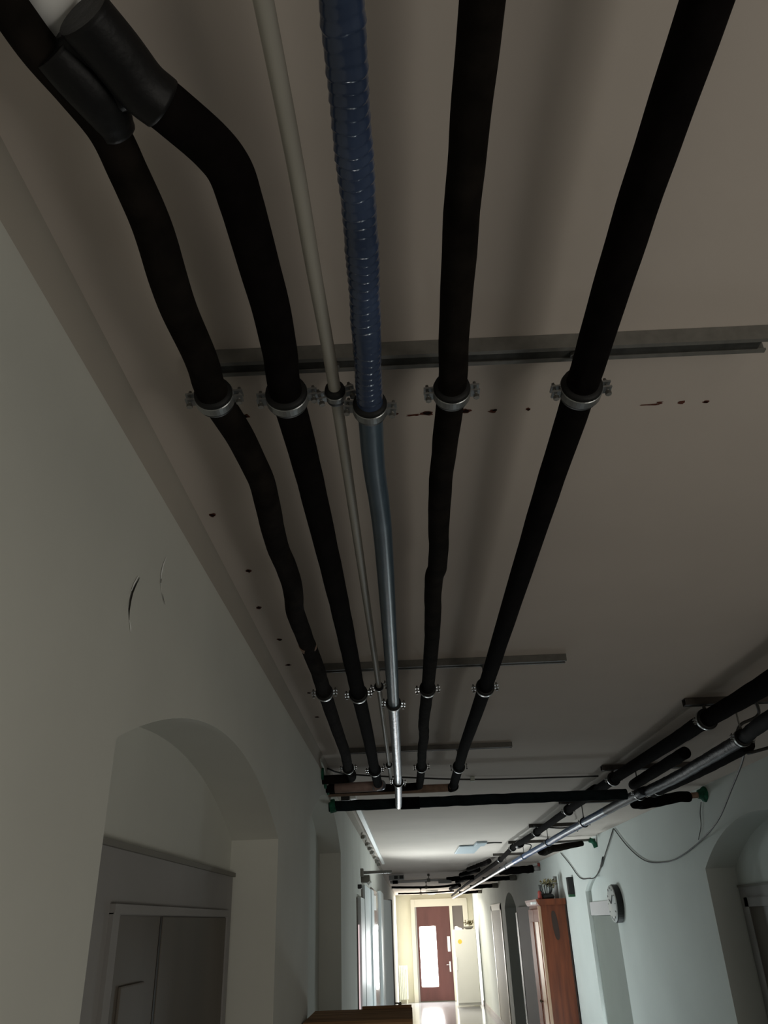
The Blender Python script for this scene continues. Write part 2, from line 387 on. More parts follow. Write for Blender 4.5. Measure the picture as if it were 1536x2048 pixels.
h = link('handle', boxes(((1.10, YE-.075, .72), (1.145, YE-.062, .98), .004)), 'steel', lf)
link('lever', T_(fillet([(1.122, YE-.07, .90), (1.122, YE-.13, .90), (1.02, YE-.13, .90)], .02), .011, seg=10), 'steel', h)
link('sidelight_pane', boxes(((1.285, YE-.05, 1.15), (1.60, YE-.04, 2.415))), 'glass_grey', d)

# ------------------------------------------------------------------ left wall beyond the niches: white leaves, glazed doors
d = thing('door_8', (XL, 6.8, 0), 'narrow white door leaf flat on the left wall, nearest of the white ones', 'door', kind='structure')
link('leaf', boxes(((XL+.002, 6.52, .02), (XL+.028, 7.06, 2.225), .004)), 'white_lacquer', d)
d = thing('door_9', (XL, 7.9, 0), 'wide white door leaf flat on the left wall with tall top', 'door', kind='structure')
link('leaf', boxes(((XL+.002, 7.19, .02), (XL+.026, 8.25, 2.335), .004)), 'white_lacquer', d)
link('edge_board', boxes(((XL+.002, 8.25, .02), (XL+.038, 8.72, 2.335), .004)), 'white_lacquer', d)
link('dark_gap', boxes(((XL+.001, 7.06, .02), (XL+.012, 7.19, 2.30))), 'glass_grey', d)
d = thing('door_10', (XL, 11.2, 0), 'white door leaf standing beyond the glazed opening on the left', 'door', kind='structure')
link('leaf', boxes(((XL+.002, 10.75, .02), (XL+.040, 12.0, 2.40), .004)), 'white_lacquer', d)
w = thing('window_1', (XL, 9.7, 1.0), 'tall glazed opening in the left wall between white door leaves', 'window', kind='structure')
link('window_frame', boxes(((XL+.001, 8.74, .02), (XL+.014, 10.73, 1.42)), ((XL+.001, 8.74, 1.98), (XL+.014, 10.73, 2.37)), ((XL+.001, 8.74, 1.42), (XL+.014, 9.52, 1.98)), ((XL+.001, 10.38, 1.42), (XL+.014, 10.73, 1.98))), 'glass_grey', w)
link('pane', boxes(((XL+.004, 9.52, 1.42), (XL+.010, 10.38, 1.98))), 'daylight_l', w)
link('notice', boxes(((XL+.014, 9.1, 2.17), (XL+.020, 9.75, 2.31))), 'white', w)
w = thing('window_2', (XL, 6.45, 1.0), 'thin pinkish glass sliver at the start of the white door leaves', 'window', kind='structure')
link('window_frame', boxes(((XL+.001, 6.40, .02), (XL+.010, 6.52, 2.22))), 'glass_grey', w)
link('pane', boxes(((XL+.010, 6.42, 1.2), (XL+.014, 6.50, 2.04))), 'daylight_p', w)

# the leaf swung open into the corridor with its handles seen edge-on
d = thing('door_11', (-.36, 13.6, 0), 'pale door leaf swung open from the left wall with a dark edge and two handles', 'door', kind='structure')
a = Vector((-.272, 12.78, 0)); b = Vector((-.378, 12.06, 0)); dr = (b-a).normalized(); nn = Vector((-dr.y, dr.x, 0))
def slab(o0, o1, t0, t1, z0, z1):
    L = (b-a).length
    c = [a+dr*L*o0+nn*t0, a+dr*L*o1+nn*t0, a+dr*L*o1+nn*t1, a+dr*L*o0+nn*t1]
    return prism([(p.x, p.y) for p in c], 'z', z0, z1)
link('leaf', slab(.0, 1, -.02, .02, .02, 2.33), 'white_lacquer', d)
link('leaf_edge', slab(-.02, .10, -.025, .0225, .02, 2.34), 'oak_d', d)
for s in (-1, 1):
    p = a+dr*.07
    o = nn*s
    h = link('handle', T_(fillet([p+o*.03+Vector((0, 0, 1.045)), p+o*.10+Vector((0, 0, 1.045)), p+o*.10+dr*.10+Vector((0, 0, 1.035))], .03), .010, seg=10), 'brass', d)
    link('knob_end', lathe([(.002, -.02), (.018, -.012), (.022, 0), (.018, .012), (.002, .02)], p+o*.105+Vector((0, 0, 1.04)), (1, 0, 0), 12), 'brass', h)

# ------------------------------------------------------------------ strut channels on the ceiling
def channel(x0, x1, yc, w=.030, h=.022, ztop=ZC, t=.003):
    lip = .007
    y0, y1, z0, z1 = yc-w/2, yc+w/2, ztop-h, ztop-.0005
    prof = [(y0, z1), (y0, z0), (y0+lip, z0), (y0+lip, z0+t), (y0+t, z0+t), (y0+t, z1-t), (y1-t, z1-t), (y1-t, z0+t), (y1-lip, z0+t), (y1-lip, z0), (y1, z0), (y1, z1)]
    return prism(prof, 'x', x0, x1)

def strut(x0, x1, yc, label, group, w=.030, h=.022, m='zinc'):
    o = link('mounting_rail', channel(x0, x1, yc, w, h), m); tag(o, label, 'rail', group)
    bm = boxes(((x0+.001, yc-w/2+.006, ZC-h+.0015), (x1-.012, yc+w/2-.006, ZC-h+.003)))
    link('slot', bm, 'zinc_d', o)
    return o
Y1, Y2, Y3 = .832, 2.285, 3.58
strut(-.26, .523, Y1, 'nearest steel mounting rail across the ceiling above the five pipes', 'ceiling rails over the pipe row', .030, .024)
strut(-.25, .508, Y2, 'middle steel mounting rail of the pipe row, ending right of the pipes', 'ceiling rails over the pipe row', m='zinc_o')
strut(-.26, .497, Y3, 'far steel mounting rail of the pipe row, just before the pipe elbows', 'ceiling rails over the pipe row', m='zinc_o')

# ------------------------------------------------------------------ pipe clamps
def clamp(x, y, z, r, label, group, ztop, rot=0.0, axis=(0, 1, 0), small=False):
    t = thing('pipe_clamp', (x, y, ztop), label, 'clamp', group)
    ax = Vector(axis); c = Vector((x, y, z)); hw = .007 if not small else .005
    R = r+.0055
    # band: hollow ring with rolled edges
    bm = lathe([(r+.001, -hw), (R-.001, -hw), (R, -hw+.001), (R, hw-.001), (R-.001, hw), (r+.001, hw)], c, ax, 36)
    bmesh.ops.delete(bm, geom=[f for f in bm.faces if len(f.verts) > 4], context='FACES_ONLY')
    side = ax.cross(Vector((0, 0, 1))).normalized()
    ca, sa = math.cos(rot), math.sin(rot)
    s = side*ca+Vector((0, 0, 1))*sa; u = Vector((0, 0, 1))*ca-side*sa
    for sg in (-1, 1):
        for du in (-.0042, .0042):
            o = c+s*sg*(R+.005)+u*du
            mtx = Matrix((tuple([*s])+(0,), tuple([*ax])+(0,), tuple([*u])+(0,), (0, 0, 0, 1))).transposed()
            bmesh.ops.create_cube(bm, size=1, matrix=Matrix.Translation(o) @ mtx @ Matrix.Diagonal((.013, hw*2, .0026, 1)))
    bmesh.ops.recalc_face_normals(bm, faces=bm.faces)
    link('band', bm, 'band', t, smooth=False)
    # rubber lining: bulging sleeve, wider toward the viewer side
    link('rubber_lining', lathe([(r*.9, -.014), (r+.0035, -.013), (r+.0046, -.009), (r+.0042, .009), (r+.003, .013), (r*.9, .014)], c, ax, 32), 'rubber', t, smooth=True)
    for sg in (-1, 1):
        o = c+s*sg*(R+.0065)
        bm = T_([o-u*.012, o+u*.013], .0021, seg=8)
        tube(bm, [o-u*.013, o-u*.0085], .0042, seg=6); tube(bm, [o+u*.006, o+u*.009], .004, seg=6)
        link('clamp_screw', bm, 'zinc', t)
    bm = T_([(x, y, z+R-.001), (x, y, ztop)], .0035 if not small else .003, seg=8)
    tube(bm, [(x, y, z+R-.002), (x, y, z+R+.006)], .0065, seg=6)
    tube(bm, [(x, y, ztop-.006), (x, y, ztop-.001)], .0065, seg=6)
    link('hanger_rod', bm, 'zinc', t)
    return t

G1 = 'clamps on the nearest rail'; G2 = 'clamps on the middle rail'; G3 = 'clamps on the far rail'
zr = ZC-.022
P1 = [(-.2835, .300, 2.672), (-.2756, .3221, 2.672), (-.2657, .3564, 2.672), (-.2497, .3926, 2.672), (-.235, .4326, 2.672), (-.2307, .4738, 2.672), (-.2288, .5166, 2.672), (-.2287, .5673, 2.672), (-.2325, .6396, 2.672), (-.2308, .6998, 2.673), (-.2290, .763, 2.675), (-.232, .825, 2.68),
      (-.214, .93, 2.676), (-.204, 1.06, 2.67), (-.214, 1.25, 2.67), (-.212, 1.45, 2.67), (-.226, 1.62, 2.67), (-.226, 1.82, 2.67), (-.222, 2.05, 2.664), (-.226, 2.285, 2.664), (-.230, 2.8, 2.662), (-.232, 3.2, 2.66), (-.246, 3.58, 2.665), (-.240, 3.70, 2.662), (-.244, 3.80, 2.662), (-.262, 3.835, 2.662), (-.30, 3.84, 2.662), (-.392, 3.85, 2.662)]
o = link('insulated_pipe', T_(smooth_path(P1, 8), lambda t: .0148+.0060*min(1, t/.28), seg=20, wob=.03), 'foam_w'); p1 = o
tag(o, 'leftmost wavy black insulated pipe of the ceiling row, close to the left wall', 'pipe', 'black pipes in the ceiling row')
link('tape_joint', T_(smooth_path([(-.2540, .3570, 2.670), (-.2440, .3745, 2.669), (-.2350, .3920, 2.668), (-.2285, .4130, 2.669), (-.2275, .4300, 2.670)], 6), lambda t: .0180+.0030*math.sin(math.pi*min(1, t*1.1))-.0012*t, seg=20, wob=.05), 'tape', o)
link('scuff_patch', T_(smooth_path([(-.2265, 1.835, 2.6695), (-.2260, 1.85, 2.6693), (-.2255, 1.865, 2.669)], 3), .0206, seg=20, wob=.05), 'brown_wrap', o)

P2 = [(-.2165, .3355, 2.668), (-.2061, .3589, 2.668), (-.1928, .3894, 2.668), (-.1732, .4136, 2.668), (-.1476, .4482, 2.668), (-.1356, .4754, 2.668), (-.1326, .5128, 2.668), (-.1315, .5491, 2.668), (-.1275, .6415, 2.669), (-.129, .730, 2.671), (-.134, .825, 2.676),
      (-.128, 1.0, 2.672), (-.124, 1.5, 2.668), (-.124, 2.0, 2.66), (-.124, 2.285, 2.656), (-.124, 3.0, 2.655), (-.127, 3.58, 2.652), (-.127, 3.97, 2.652)]
o = link('insulated_pipe', T_(smooth_path(P2, 8), lambda t: .0198+.0020*min(1, t/.25), seg=22, wob=.02), 'foam'); p2 = o
tag(o, 'thick black insulated pipe bending out of the taped joint at top left', 'pipe', 'black pipes in the ceiling row')
link('tape_joint', T_(smooth_path([(-.2191, .3298, 2.668), (-.2061, .3589, 2.668), (-.1928, .3894, 2.668), (-.180, .4055, 2.668)], 6), .0224, seg=22, wob=.04), 'tape', o)
link('pink_wrap', T_(fillet([(-.127, 3.96, 2.652), (-.127, 4.03, 2.652), (-.345, 4.035, 2.650)], .03), .0245, seg=20, wob=.04), 'pink_foil', o)
link('foil_corner', T_(smooth_path([(-.150, 4.030, 2.652), (-.127, 4.025, 2.652), (-.110, 4.010, 2.652)], 4), .0250, seg=16, wob=.05, dome=True), 'foil_s', o)
link('wall_end_sleeve', T_([(-.34, 4.035, 2.650), (-.395, 4.035, 2.650)], .021, seg=16), 'foam', o)
link('tape_bridge', T_(smooth_path([(-.2380, .3520, 2.672), (-.2225, .3820, 2.671), (-.2125, .4010, 2.671)], 5), .0125, seg=14, wob=.08, dome=True), 'tape', o)
# pale fitting showing between the two taped pipes
o = link('pipe_fitting', T_(smooth_path([(-.2588, .3600, 2.710), (-.2568, .3400, 2.710), (-.2510, .300, 2.710)], 6), .0265, seg=20), 'white')
tag(o, 'pale plastic fitting between the two taped pipe ends at top left', 'fitting')

P3 = [(-.084, .25, 2.668), (-.076, .45, 2.669), (-.073, .60, 2.67), (-.069, .825, 2.677), (-.066, 1.3, 2.675), (-.062, 2.285, 2.675), (-.062, 3.58, 2.672), (-.063, 3.97, 2.670)]
o = link('thin_pipe', T_(smooth_path(P3, 8), .0082, seg=14), 'white_pipe')
tag(o, 'thin pale uninsulated pipe between the black pipes and the blue pipe', 'pipe')

Y1X, Y2X = .85, 2.31
PB = [(-.021, .25, 2.646), (-.0205, .4, 2.647), (-.019, .56, 2.65), (-.023, .825, 2.652), (-.024, .98, 2.653), (-.018, 1.2, 2.650), (-.018, 1.7, 2.640), (-.020, 2.285, 2.622), (-.022, 3.0, 2.608), (-.024, 3.58, 2.597), (-.028, 4.0, 2.588), (-.032, 4.262, 2.584)]
o = link('wrapped_pipe', T_(smooth_path([(-.0235, .84, 2.652)]+PB[4:], 20), .0168, seg=24, wob=.006), ['foil_m', 'foil_s'])
tag(o, 'shiny blue foil-wrapped pipe in the middle of the ceiling row', 'pipe')
for p in o.data.polygons:
    if p.center.y > Y2X: p.material_index = 1  # silver colour stands in for far light reflected on the blue wrap
def ridged(path, r, pitch, amp, seg=36):
    """pipe wrapped with overlapping helical turns of plastic film"""
    bm = bmesh.new(); P = smooth_path(path, 150); n = len(P); acc = 0; rings = []; turns = 0; rnd = random.Random(3)
    jit = [rnd.uniform(.35, 1.2) for _ in range(200)]
    for i in range(n):
        if i: acc += (P[i]-P[i-1]).length
        ring = []
        for k in range(seg):
            a_ = 2*math.pi*k/seg
            q = acc/pitch + (k/seg)*0.75 + .10*math.sin(3*a_+acc*40) + .08*math.sin(acc*97)
            # keep the seam on the hidden upper side (towards the ceiling)
            f_ = q % 1.0; j = jit[int(q) % 200]
            rr = r + amp*j*(f_**1.5 if f_ < .8 else (1-f_)*3.58*.8**.5) + .0004*math.sin(acc*55+2*a_)
            ang = a_ + math.pi/2
            ring.append(bm.verts.new((P[i].x+math.cos(ang)*rr, P[i].y, P[i].z+math.sin(ang)*rr)))
        rings.append(ring)
    for A, B in zip(rings, rings[1:]):
        for k in range(seg):
            f = bm.faces.new((A[k], A[(k+1) % seg], B[(k+1) % seg], B[k])); f.smooth = True
    bm.faces.new(rings[0]); bm.faces.new(rings[-1]); bmesh.ops.recalc_face_normals(bm, faces=bm.faces); return bm
w_ = link('ribbed_film', ridged(PB[:3]+[(-.0235, .84, 2.652)],   .0165, .0115, .0015), 'foil', o)
w_['label'] = 'dark blue film wound in tight glossy ridges'

P4 = [(.088, .25, 2.667), (.086, .34, 2.668), (.083, .466, 2.67), (.083, .66, 2.67), (.0865, .825, 2.672), (.082, .95, 2.668), (.0805, 1.13, 2.67), (.086, 1.38, 2.67), (.080, 1.48, 2.67), (.085, 1.8, 2.664), (.084, 2.285, 2.662), (.079, 2.7, 2.66), (.084, 2.95, 2.66), (.081, 3.2, 2.66), (.083, 3.58, 2.658), (.080, 4.03, 2.655), (.074, 4.10, 2.655), (.04, 4.115, 2.654), (-.10, 4.116, 2.654), (-.392, 4.118, 2.652)]
o = link('insulated_pipe', T_(smooth_path(P4, 8), lambda t: .0175+.0014*min(1, t/.2), seg=20, wob=.035), 'foam_w')
tag(o, 'black insulated pipe right of the blue pipe, bent left before the cross pipe', 'pipe', 'black pipes in the ceiling row')

P5 = [(.260, .25, 2.662), (.258, .342, 2.664), (.256, .45, 2.665), (.255, .6, 2.665), (.258, .825, 2.667), (.256, 1.2, 2.665), (.256, 2.285, 2.66), (.248, 3.1, 2.655), (.250, 3.58, 2.652), (.252, 4.10, 2.650)]
o = link('insulated_pipe', T_(smooth_path(P5, 8), lambda t: .0198+.0016*min(1, t/.4), seg=22, wob=.018), 'foam')
tag(o, 'rightmost thick black insulated pipe of the ceiling row', 'pipe', 'black pipes in the ceiling row')
link('brown_wrap', T_(fillet([(.252, 4.09, 2.650), (.252, 4.165, 2.650), (-.392, 4.172, 2.648)], .03), .0200, seg=18, wob=.03), 'brown_wrap', o)
link('foil_tip', T_(smooth_path([(.256, 4.10, 2.648), (.255, 4.14, 2.648), (.240, 4.163, 2.648)], 4), .0222, seg=18, wob=.04, dome=True), 'foam', o)

for (Yc, gi, rails) in ((Y1, G1, 'nearest'), (Y2, G2, 'middle'), (Y3, G3, 'far')):
    i = {Y1: 0, Y2: 1, Y3: 2}[Yc]
    for x, z, r, dsc, rot in [((-.232, -.226, -.246)[i], (2.680, 2.664, 2.665)[i], .0212, 'the leftmost wavy black pipe', .05), ((-.134, -.124, -.127)[i], (2.676, 2.656, 2.652)[i], .0235, 'the thick black pipe second from left', .08),
                              ((-.069, -.062, -.062)[i], (2.677, 2.675, 2.672)[i], .0092, 'the thin pale pipe', .25), ((-.023, -.020, -.024)[i], (2.652, 2.622, 2.597)[i], .0180, 'the blue foil pipe', -.12),
                              ((.0865, .084, .083)[i], (2.672, 2.662, 2.658)[i], .0200, 'the black pipe right of the blue one', .04), ((.258, .256, .250)[i], (2.667, 2.66, 2.652)[i], .0228, 'the rightmost black pipe', .06)]:
        clamp(x, Yc, z, r, f'steel clamp holding {dsc} under the {rails} rail', gi, zr, rot, small=r < .012)

# ------------------------------------------------------------------ the cross pipe and its wall collars
path = smooth_path([(XL-.01, 4.30, 2.598), (0, 4.30, 2.600), (.5, 4.30, 2.603), (1.0, 4.30, 2.602), (1.17, 4.30, 2.602)], 30)
o = link('cross_pipe', T_(path, .0265, seg=20, wob=.05), 'navy')
tag(o, 'dark insulated pipe crossing the corridor below the ceiling from wall to pipe bundle', 'pipe')
link('tee_joint', T_([(-.02, 4.30, 2.600), (.08, 4.30, 2.600)], .031, seg=20, wob=.03), 'foam', o)
o = link('hanger_block', boxes(((-.335, 4.285, 2.625), (-.290, 4.315, 2.664), .004)), 'black')
tag(o, 'small black block on top of the cross pipe beside the left wall', 'block')
bm = bmesh.new(); tube(bm, smooth_path([(-.395, 4.30, 2.598), (-.378, 4.30, 2.600), (-.365, 4.30, 2.602)], 4), .034, seg=18, wob=.12)
o = link('foam_collar', bm, 'green'); tag(o, 'green foam collar where the cross pipe enters the left wall', 'collar', 'green wall collars')
bm = T_(smooth_path([(-.392, 3.70, 2.735), (-.386, 3.85, 2.715), (-.384, 3.95, 2.69), (-.385, 4.06, 2.66), (-.388, 4.25, 2.64)], 5), .008, seg=8, wob=.2)
o = link('foam_strand', bm, 'wcable'); tag(o, 'pale frayed strand curling down the left wall beside the pipe elbows', 'cable')
for yy, zz, rr, lab in ((3.82, 2.685, .027, 'nearest'), (3.95, 2.665, .028, 'middle'), (4.09, 2.660, .032, 'farthest')):
    o = link('foam_seal', T_([(-.393, yy, zz), (-.380, yy, zz)], rr, seg=14, wob=.15), 'green')
    tag(o, f'green foam seal patch by the pipe elbows in the left wall, {lab} of three', 'collar', 'green wall collars')

# thin wire across the ceiling with a clip
o = link('ceiling_wire', T_(smooth_path([(-.385, 4.0, 2.742), (-.30, 4.16, 2.738), (-.018, 4.33, 2.737), (.384, 4.49, 2.735), (.825, 4.546, 2.737), (1.10, 4.56, 2.737)], 10), .0045, seg=8), 'cable')
tag(o, 'thin grey wire crossing the ceiling just before the cross pipe', 'cable')
link('wire_clip', boxes(((.372, 4.478, 2.724), (.396, 4.505, 2.7495), .002)), 'wcable', o)

# ------------------------------------------------------------------ right-hand pipe bundle
for k, (yy, x1, lab) in enumerate([(2.90, 1.88, 'nearest rail of the right pipe bundle, in the dark corner'), (4.30, 1.60, 'second rail of the right bundle, just before the cross pipe'), (5.62, 1.55, 'third rail of the right bundle, beyond the cross pipe'),
                                   (7.12, 1.50, 'fourth rail of the right bundle, above the bright wall part'), (8.68, 1.50, 'fifth rail of the right bundle, over the small elbow branch'), (10.35, 1.48, 'sixth and farthest rail of the right bundle, before the dark tangle')]):
    strut(1.06, x1, yy, 'steel '+lab, 'rails over the right pipe bundle', .038, .026, 'zinc_r')
R1 = [(1.15, 1.3, 2.672), (1.15, 2.4, 2.67), (1.13, 2.90, 2.672), (1.13, 3.3, 2.675), (1.115, 4.3, 2.68), (1.115, 5.6, 2.682), (1.12, 7.1, 2.684), (1.10, 8.7, 2.684), (1.15, 10.6, 2.68), (1.16, 14, 2.675), (1.2, 20, 2.665), (1.25, 24.8, 2.66)]
o = link('insulated_pipe', T_(smooth_path(R1, 12), lambda t: .034-.010*min(1, t*2.2), seg=18, wob=.03), 'foam')
tag(o, 'upper dark insulated pipe of the bundle along the right side of the ceiling', 'pipe', 'pipes of the right bundle')
link('collar_joint', T_([(1.112, 4.72, 2.681), (1.112, 4.90, 2.681)], .036, seg=18, wob=.03), 'foam', o)
link('taped_joint', T_([(1.117, 8.18, 2.684), (1.115, 8.35, 2.684)], .036, seg=18, wob=.03), 'tape', o)
RB = [(1.16, 1.7, 2.60), (1.215, 2.61, 2.60), (1.248, 2.94, 2.60), (1.262, 3.42, 2.60), (1.270, 3.73, 2.60), (1.255, 4.16, 2.60), (1.225, 4.41, 2.60), (1.206, 6.1, 2.60), (1.208, 7.2, 2.60), (1.205, 9.3, 2.60), (1.235, 14, 2.60), (1.27, 20, 2.602), (1.283, 24.9, 2.60)]
path = smooth_path(RB, 16)
o = link('wrapped_pipe', T_(path, .0250, seg=20, wob=.03, rib=(.0015, .06)), 'foil_r')
tag(o, 'blue and silver foil-wrapped pipe of the right bundle running to the far end', 'pipe', 'pipes of the right bundle')
o.data.materials.append(M['foil_s']); o.data.materials.append(M['tape_r']); o.data.materials.append(M['foil_d'])
for p in o.data.polygons:
    y = p.center.y
    p.material_index = 2 if y < 2.95 else (3 if y < 5.0 else (1 if y > 9.5 else 0))  # far silver paints reflected light onto the same blue wrap
R2 = [(1.205, 3.41, 2.645), (1.20, 3.65, 2.642), (1.20, 4.25, 2.640)]
o = link('insulated_pipe', T_(smooth_path(R2, 10), .026, seg=18, wob=.03, dome=True), 'foam'); tag(o, 'short black pipe stub between the upper dark pipe and the silver wrapped pipe', 'pipe', 'pipes of the right bundle')
R3 = [(1.337, 3.09, 2.612), (1.345, 3.5, 2.612), (1.345, 3.9, 2.614), (1.33, 4.36, 2.616)]
o = link('insulated_pipe', T_(smooth_path(R3, 10), .0300, seg=18, wob=.025, dome=True), 'foam'); tag(o, 'lower black capped pipe at the right edge of the bundle', 'pipe', 'pipes of the right bundle')
link('cut_ring', T_([(1.334, 4.27, 2.616), (1.334, 4.285, 2.616)], .0312, seg=18), 'band', o)
# branches into rooms on the right
o = link('branch_pipe', T_(smooth_path([(1.43, 5.10, 2.650), (1.50, 5.18, 2.655), (1.60, 5.20, 2.668), (1.72, 5.20, 2.686), (1.80, 5.20, 2.69)], 8), .0330, seg=18, wob=.06, dome=True), 'foam')
tag(o, 'short black branch pipe reaching the right wall through the nearer green collar', 'pipe', 'branch pipes on the right')
link('bare_end', T_([(1.79, 5.2, 2.692), (1.90, 5.2, 2.698)], .018, seg=14), 'brown_wrap', o)
o = link('foam_collar', T_(smooth_path([(1.862, 5.20, 2.700), (1.885, 5.20, 2.700), (1.915, 5.20, 2.698)], 4), [.025, .026, .028, .03, .034, .042, .046, .048, .05], seg=16, wob=.12), 'green')
tag(o, 'green foam collar around the nearer branch pipe on the right wall', 'collar', 'green wall collars')
o = link('branch_pipe', T_(smooth_path([(1.30, 8.10, 2.610), (1.36, 8.30, 2.615), (1.45, 8.40, 2.640), (1.60, 8.40, 2.660), (1.76, 8.40, 2.680)], 8), lambda t: .045-.020*t, seg=18, wob=.05, dome=True), 'foam_w')
tag(o, 'tapering dark branch pipe from the wrapped pipe to the farther green collar', 'pipe', 'branch pipes on the right')
link('bare_end', T_([(1.45, 8.46, 2.704), (1.90, 8.42, 2.712)], .012, seg=10), 'zinc', o)
o = link('foam_collar', T_(smooth_path([(1.84, 8.42, 2.712), (1.88, 8.42, 2.690), (1.90, 8.42, 2.640)], 5), .024, seg=14, wob=.15), 'green')
tag(o, 'green foam collar around the farther branch pipe on the right wall', 'collar', 'green wall collars')
# cables looping in the bundle
for pts, lab in [([(1.30, 2.85, 2.742), (1.36, 2.98, 2.70), (1.315, 3.04, 2.68), (1.298, 3.06, 2.655)], 'thin dark cable looping down from the nearest right rail'),
                 ([(1.52, 2.62, 2.60), (1.40, 2.85, 2.575), (1.30, 3.02, 2.565)], 'thin dark cable stub crossing under the wrapped pipe at the right edge'),
                 ([(1.08, 7.0, 2.725), (1.30, 7.0, 2.70), (1.42, 6.9, 2.70), (1.32, 6.4, 2.62)], 'dark cable loop hanging by the fourth right rail'),
                 ([(1.16, 8.62, 2.72), (1.28, 8.62, 2.70), (1.262, 8.75, 2.64)], 'dark cable loop hanging by the fifth right rail')]:
    o = link('loop_cable', T_(smooth_path(pts, 8), .006, seg=8), 'cable'); tag(o, lab, 'cable', 'loose cables in the right bundle')
# bundle clamps
for yy, rail in ((2.90, 'nearest'), (4.30, 'second'), (5.62, 'third'), (7.12, 'fourth'), (8.68, 'fifth'), (10.35, 'sixth')):
    def at(path, y):
        for a_, b_ in zip(path, path[1:]):
            if a_[1] <= y <= b_[1]:
                t = (y-a_[1])/(b_[1]-a_[1]); return [a_[k]+(b_[k]-a_[k])*t for k in range(3)]
    p = at(R1, yy); clamp(p[0], yy, p[2], .034 if yy < 4 else .030, f'clamp holding the upper dark pipe under the {rail} rail of the right bundle', 'clamps of the right bundle', ZC-.026, .1)
    p = at(RB, yy); clamp(p[0], yy, p[2], .0265, f'clamp holding the blue silver pipe under the {rail} rail of the right bundle', 'clamps of the right bundle', ZC-.026, -.15)

# dark tangle where pipes cross at the far part of the bundle
o = link('cross_stub', T_(smooth_path([(1.315, 12.1, 2.635), (1.5, 12.15, 2.64), (1.80, 12.2, 2.655)], 8), .050, seg=16, wob=.08), 'foam')
tag(o, 'thick black stub pipe reaching toward the right wall above the wardrobe', 'pipe', 'dark stubs at the far bundle')
link('grey_end', T_([(1.79, 12.2, 2.655), (1.90, 12.2, 2.665)], .035, seg=14, wob=.1), 'lining', o)
link('red_end', T_([(1.875, 12.2, 2.70), (1.905, 12.2, 2.70)], .030, seg=12, wob=.2), 'red', o)
for (yy, z, r, x1, lab) in [(15.0, 2.655, .036, 1.80, 'second black stub pipe toward the right wall, beyond the thick one'), (18.2, 2.650, .040, 1.80, 'third black stub pipe toward the right wall, above the cased doorway'), (22.3, 2.66, .034, 1.82, 'farthest black stub pipe toward the right wall near the end door')]:
    o = link('cross_stub', T_(smooth_path([(1.315, yy, z), (1.5, yy, z), (x1, yy, z+.01)], 8), r, seg=14, wob=.08), 'foam')
    tag(o, lab, 'pipe', 'dark stubs at the far bundle')
    link('wall_collar', T_([(x1-.01, yy, z+.01), (1.905, yy, z+.012)], r*1.25, seg=12, wob=.1), 'trimdark', o)
for i, (pts, r) in enumerate([([(.90, 12.6, 2.70), (.98, 11.8, 2.70), (1.04, 11.3, 2.70), (1.06, 10.9, 2.70)], .03), ([(.88, 14.1, 2.70), (.99, 13.4, 2.70), (1.06, 12.7, 2.70)], .035), ([(.95, 16.6, 2.70), (1.04, 16.0, 2.70), (1.08, 15.2, 2.70)], .035), ([(1.0, 20.4, 2.70), (1.08, 19.5, 2.70), (1.12, 18.5, 2.70)], .035)]):
    o = link('cable_bundle', T_(smooth_path(pts, 8), r, seg=12, wob=.15), 'foam')
    tag(o, ('nearest', 'second', 'third', 'farthest')[i]+' dark bundle of cables on the ceiling beside the far right pipes', 'cable', 'cable bundles at the far bundle')

# cross lines at the far ceiling
o = link('cross_line', T_(smooth_path([(-.30, 14.5, 2.645), (.1, 14.5, 2.648), (.355, 14.5, 2.655), (.62, 14.5, 2.652), (.95, 14.45, 2.668), (1.12, 14.4, 2.67)], 8), .020, seg=12), 'pinkgrey')
tag(o, 'nearest pipe line crossing the far ceiling, black on its right half', 'pipe', 'cross lines at the far ceiling')
link('black_sleeve', T_(smooth_path([(.66, 14.5, 2.655), (.95, 14.45, 2.668), (1.12, 14.4, 2.67)], 6), .036, seg=14, wob=.05), 'foam', o)
link('grey_box', boxes(((.52, 14.46, 2.600), (.74, 14.56, 2.650), .006)), 'lining', o)
link('dark_joint', T_([(-.26, 14.5, 2.645), (-.17, 14.5, 2.646)], .030, seg=12), 'foam', o)
o = link('cross_line', T_(smooth_path([(-.33, 17.0, 2.655), (.1, 17.0, 2.640), (.55, 17.0, 2.632), (.85, 16.9, 2.645), (1.0, 16.8, 2.665)], 8), .021, seg=12, wob=.04), 'foam')
tag(o, 'middle sagging dark pipe line crossing the far ceiling', 'pipe', 'cross lines at the far ceiling')
o = link('cross_line', T_(smooth_path([(-.25, 20.8, 2.648), (.2, 20.8, 2.642), (.7, 20.8, 2.648), (1.1, 20.7, 2.66)], 8), .018, seg=12, wob=.06), 'foam')
tag(o, 'farthest thin dark pipe line crossing the ceiling before the end door', 'pipe', 'cross lines at the far ceiling')
for (yy, x, z, lab) in [(14.5, .355, 2.655, 'small hook holding the nearest far cross line'), (17.0, .36, 2.636, 'small hook holding the middle far cross line'), (20.8, .30, 2.643, 'small hook holding the farthest cross line')]:
    bm = T_([(x, yy, z-.03), (x, yy, ZC)], .007, seg=8); tube(bm, [(x, yy, ZC-.03), (x, yy, ZC-.001)], .022, seg=10); tube(bm, [(x-.028, yy, z), (x+.028, yy, z)], .028, seg=10)
    o = link('ceiling_hook', bm, 'trimdark'); tag(o, lab, 'hook', 'ceiling hooks over the cross lines')

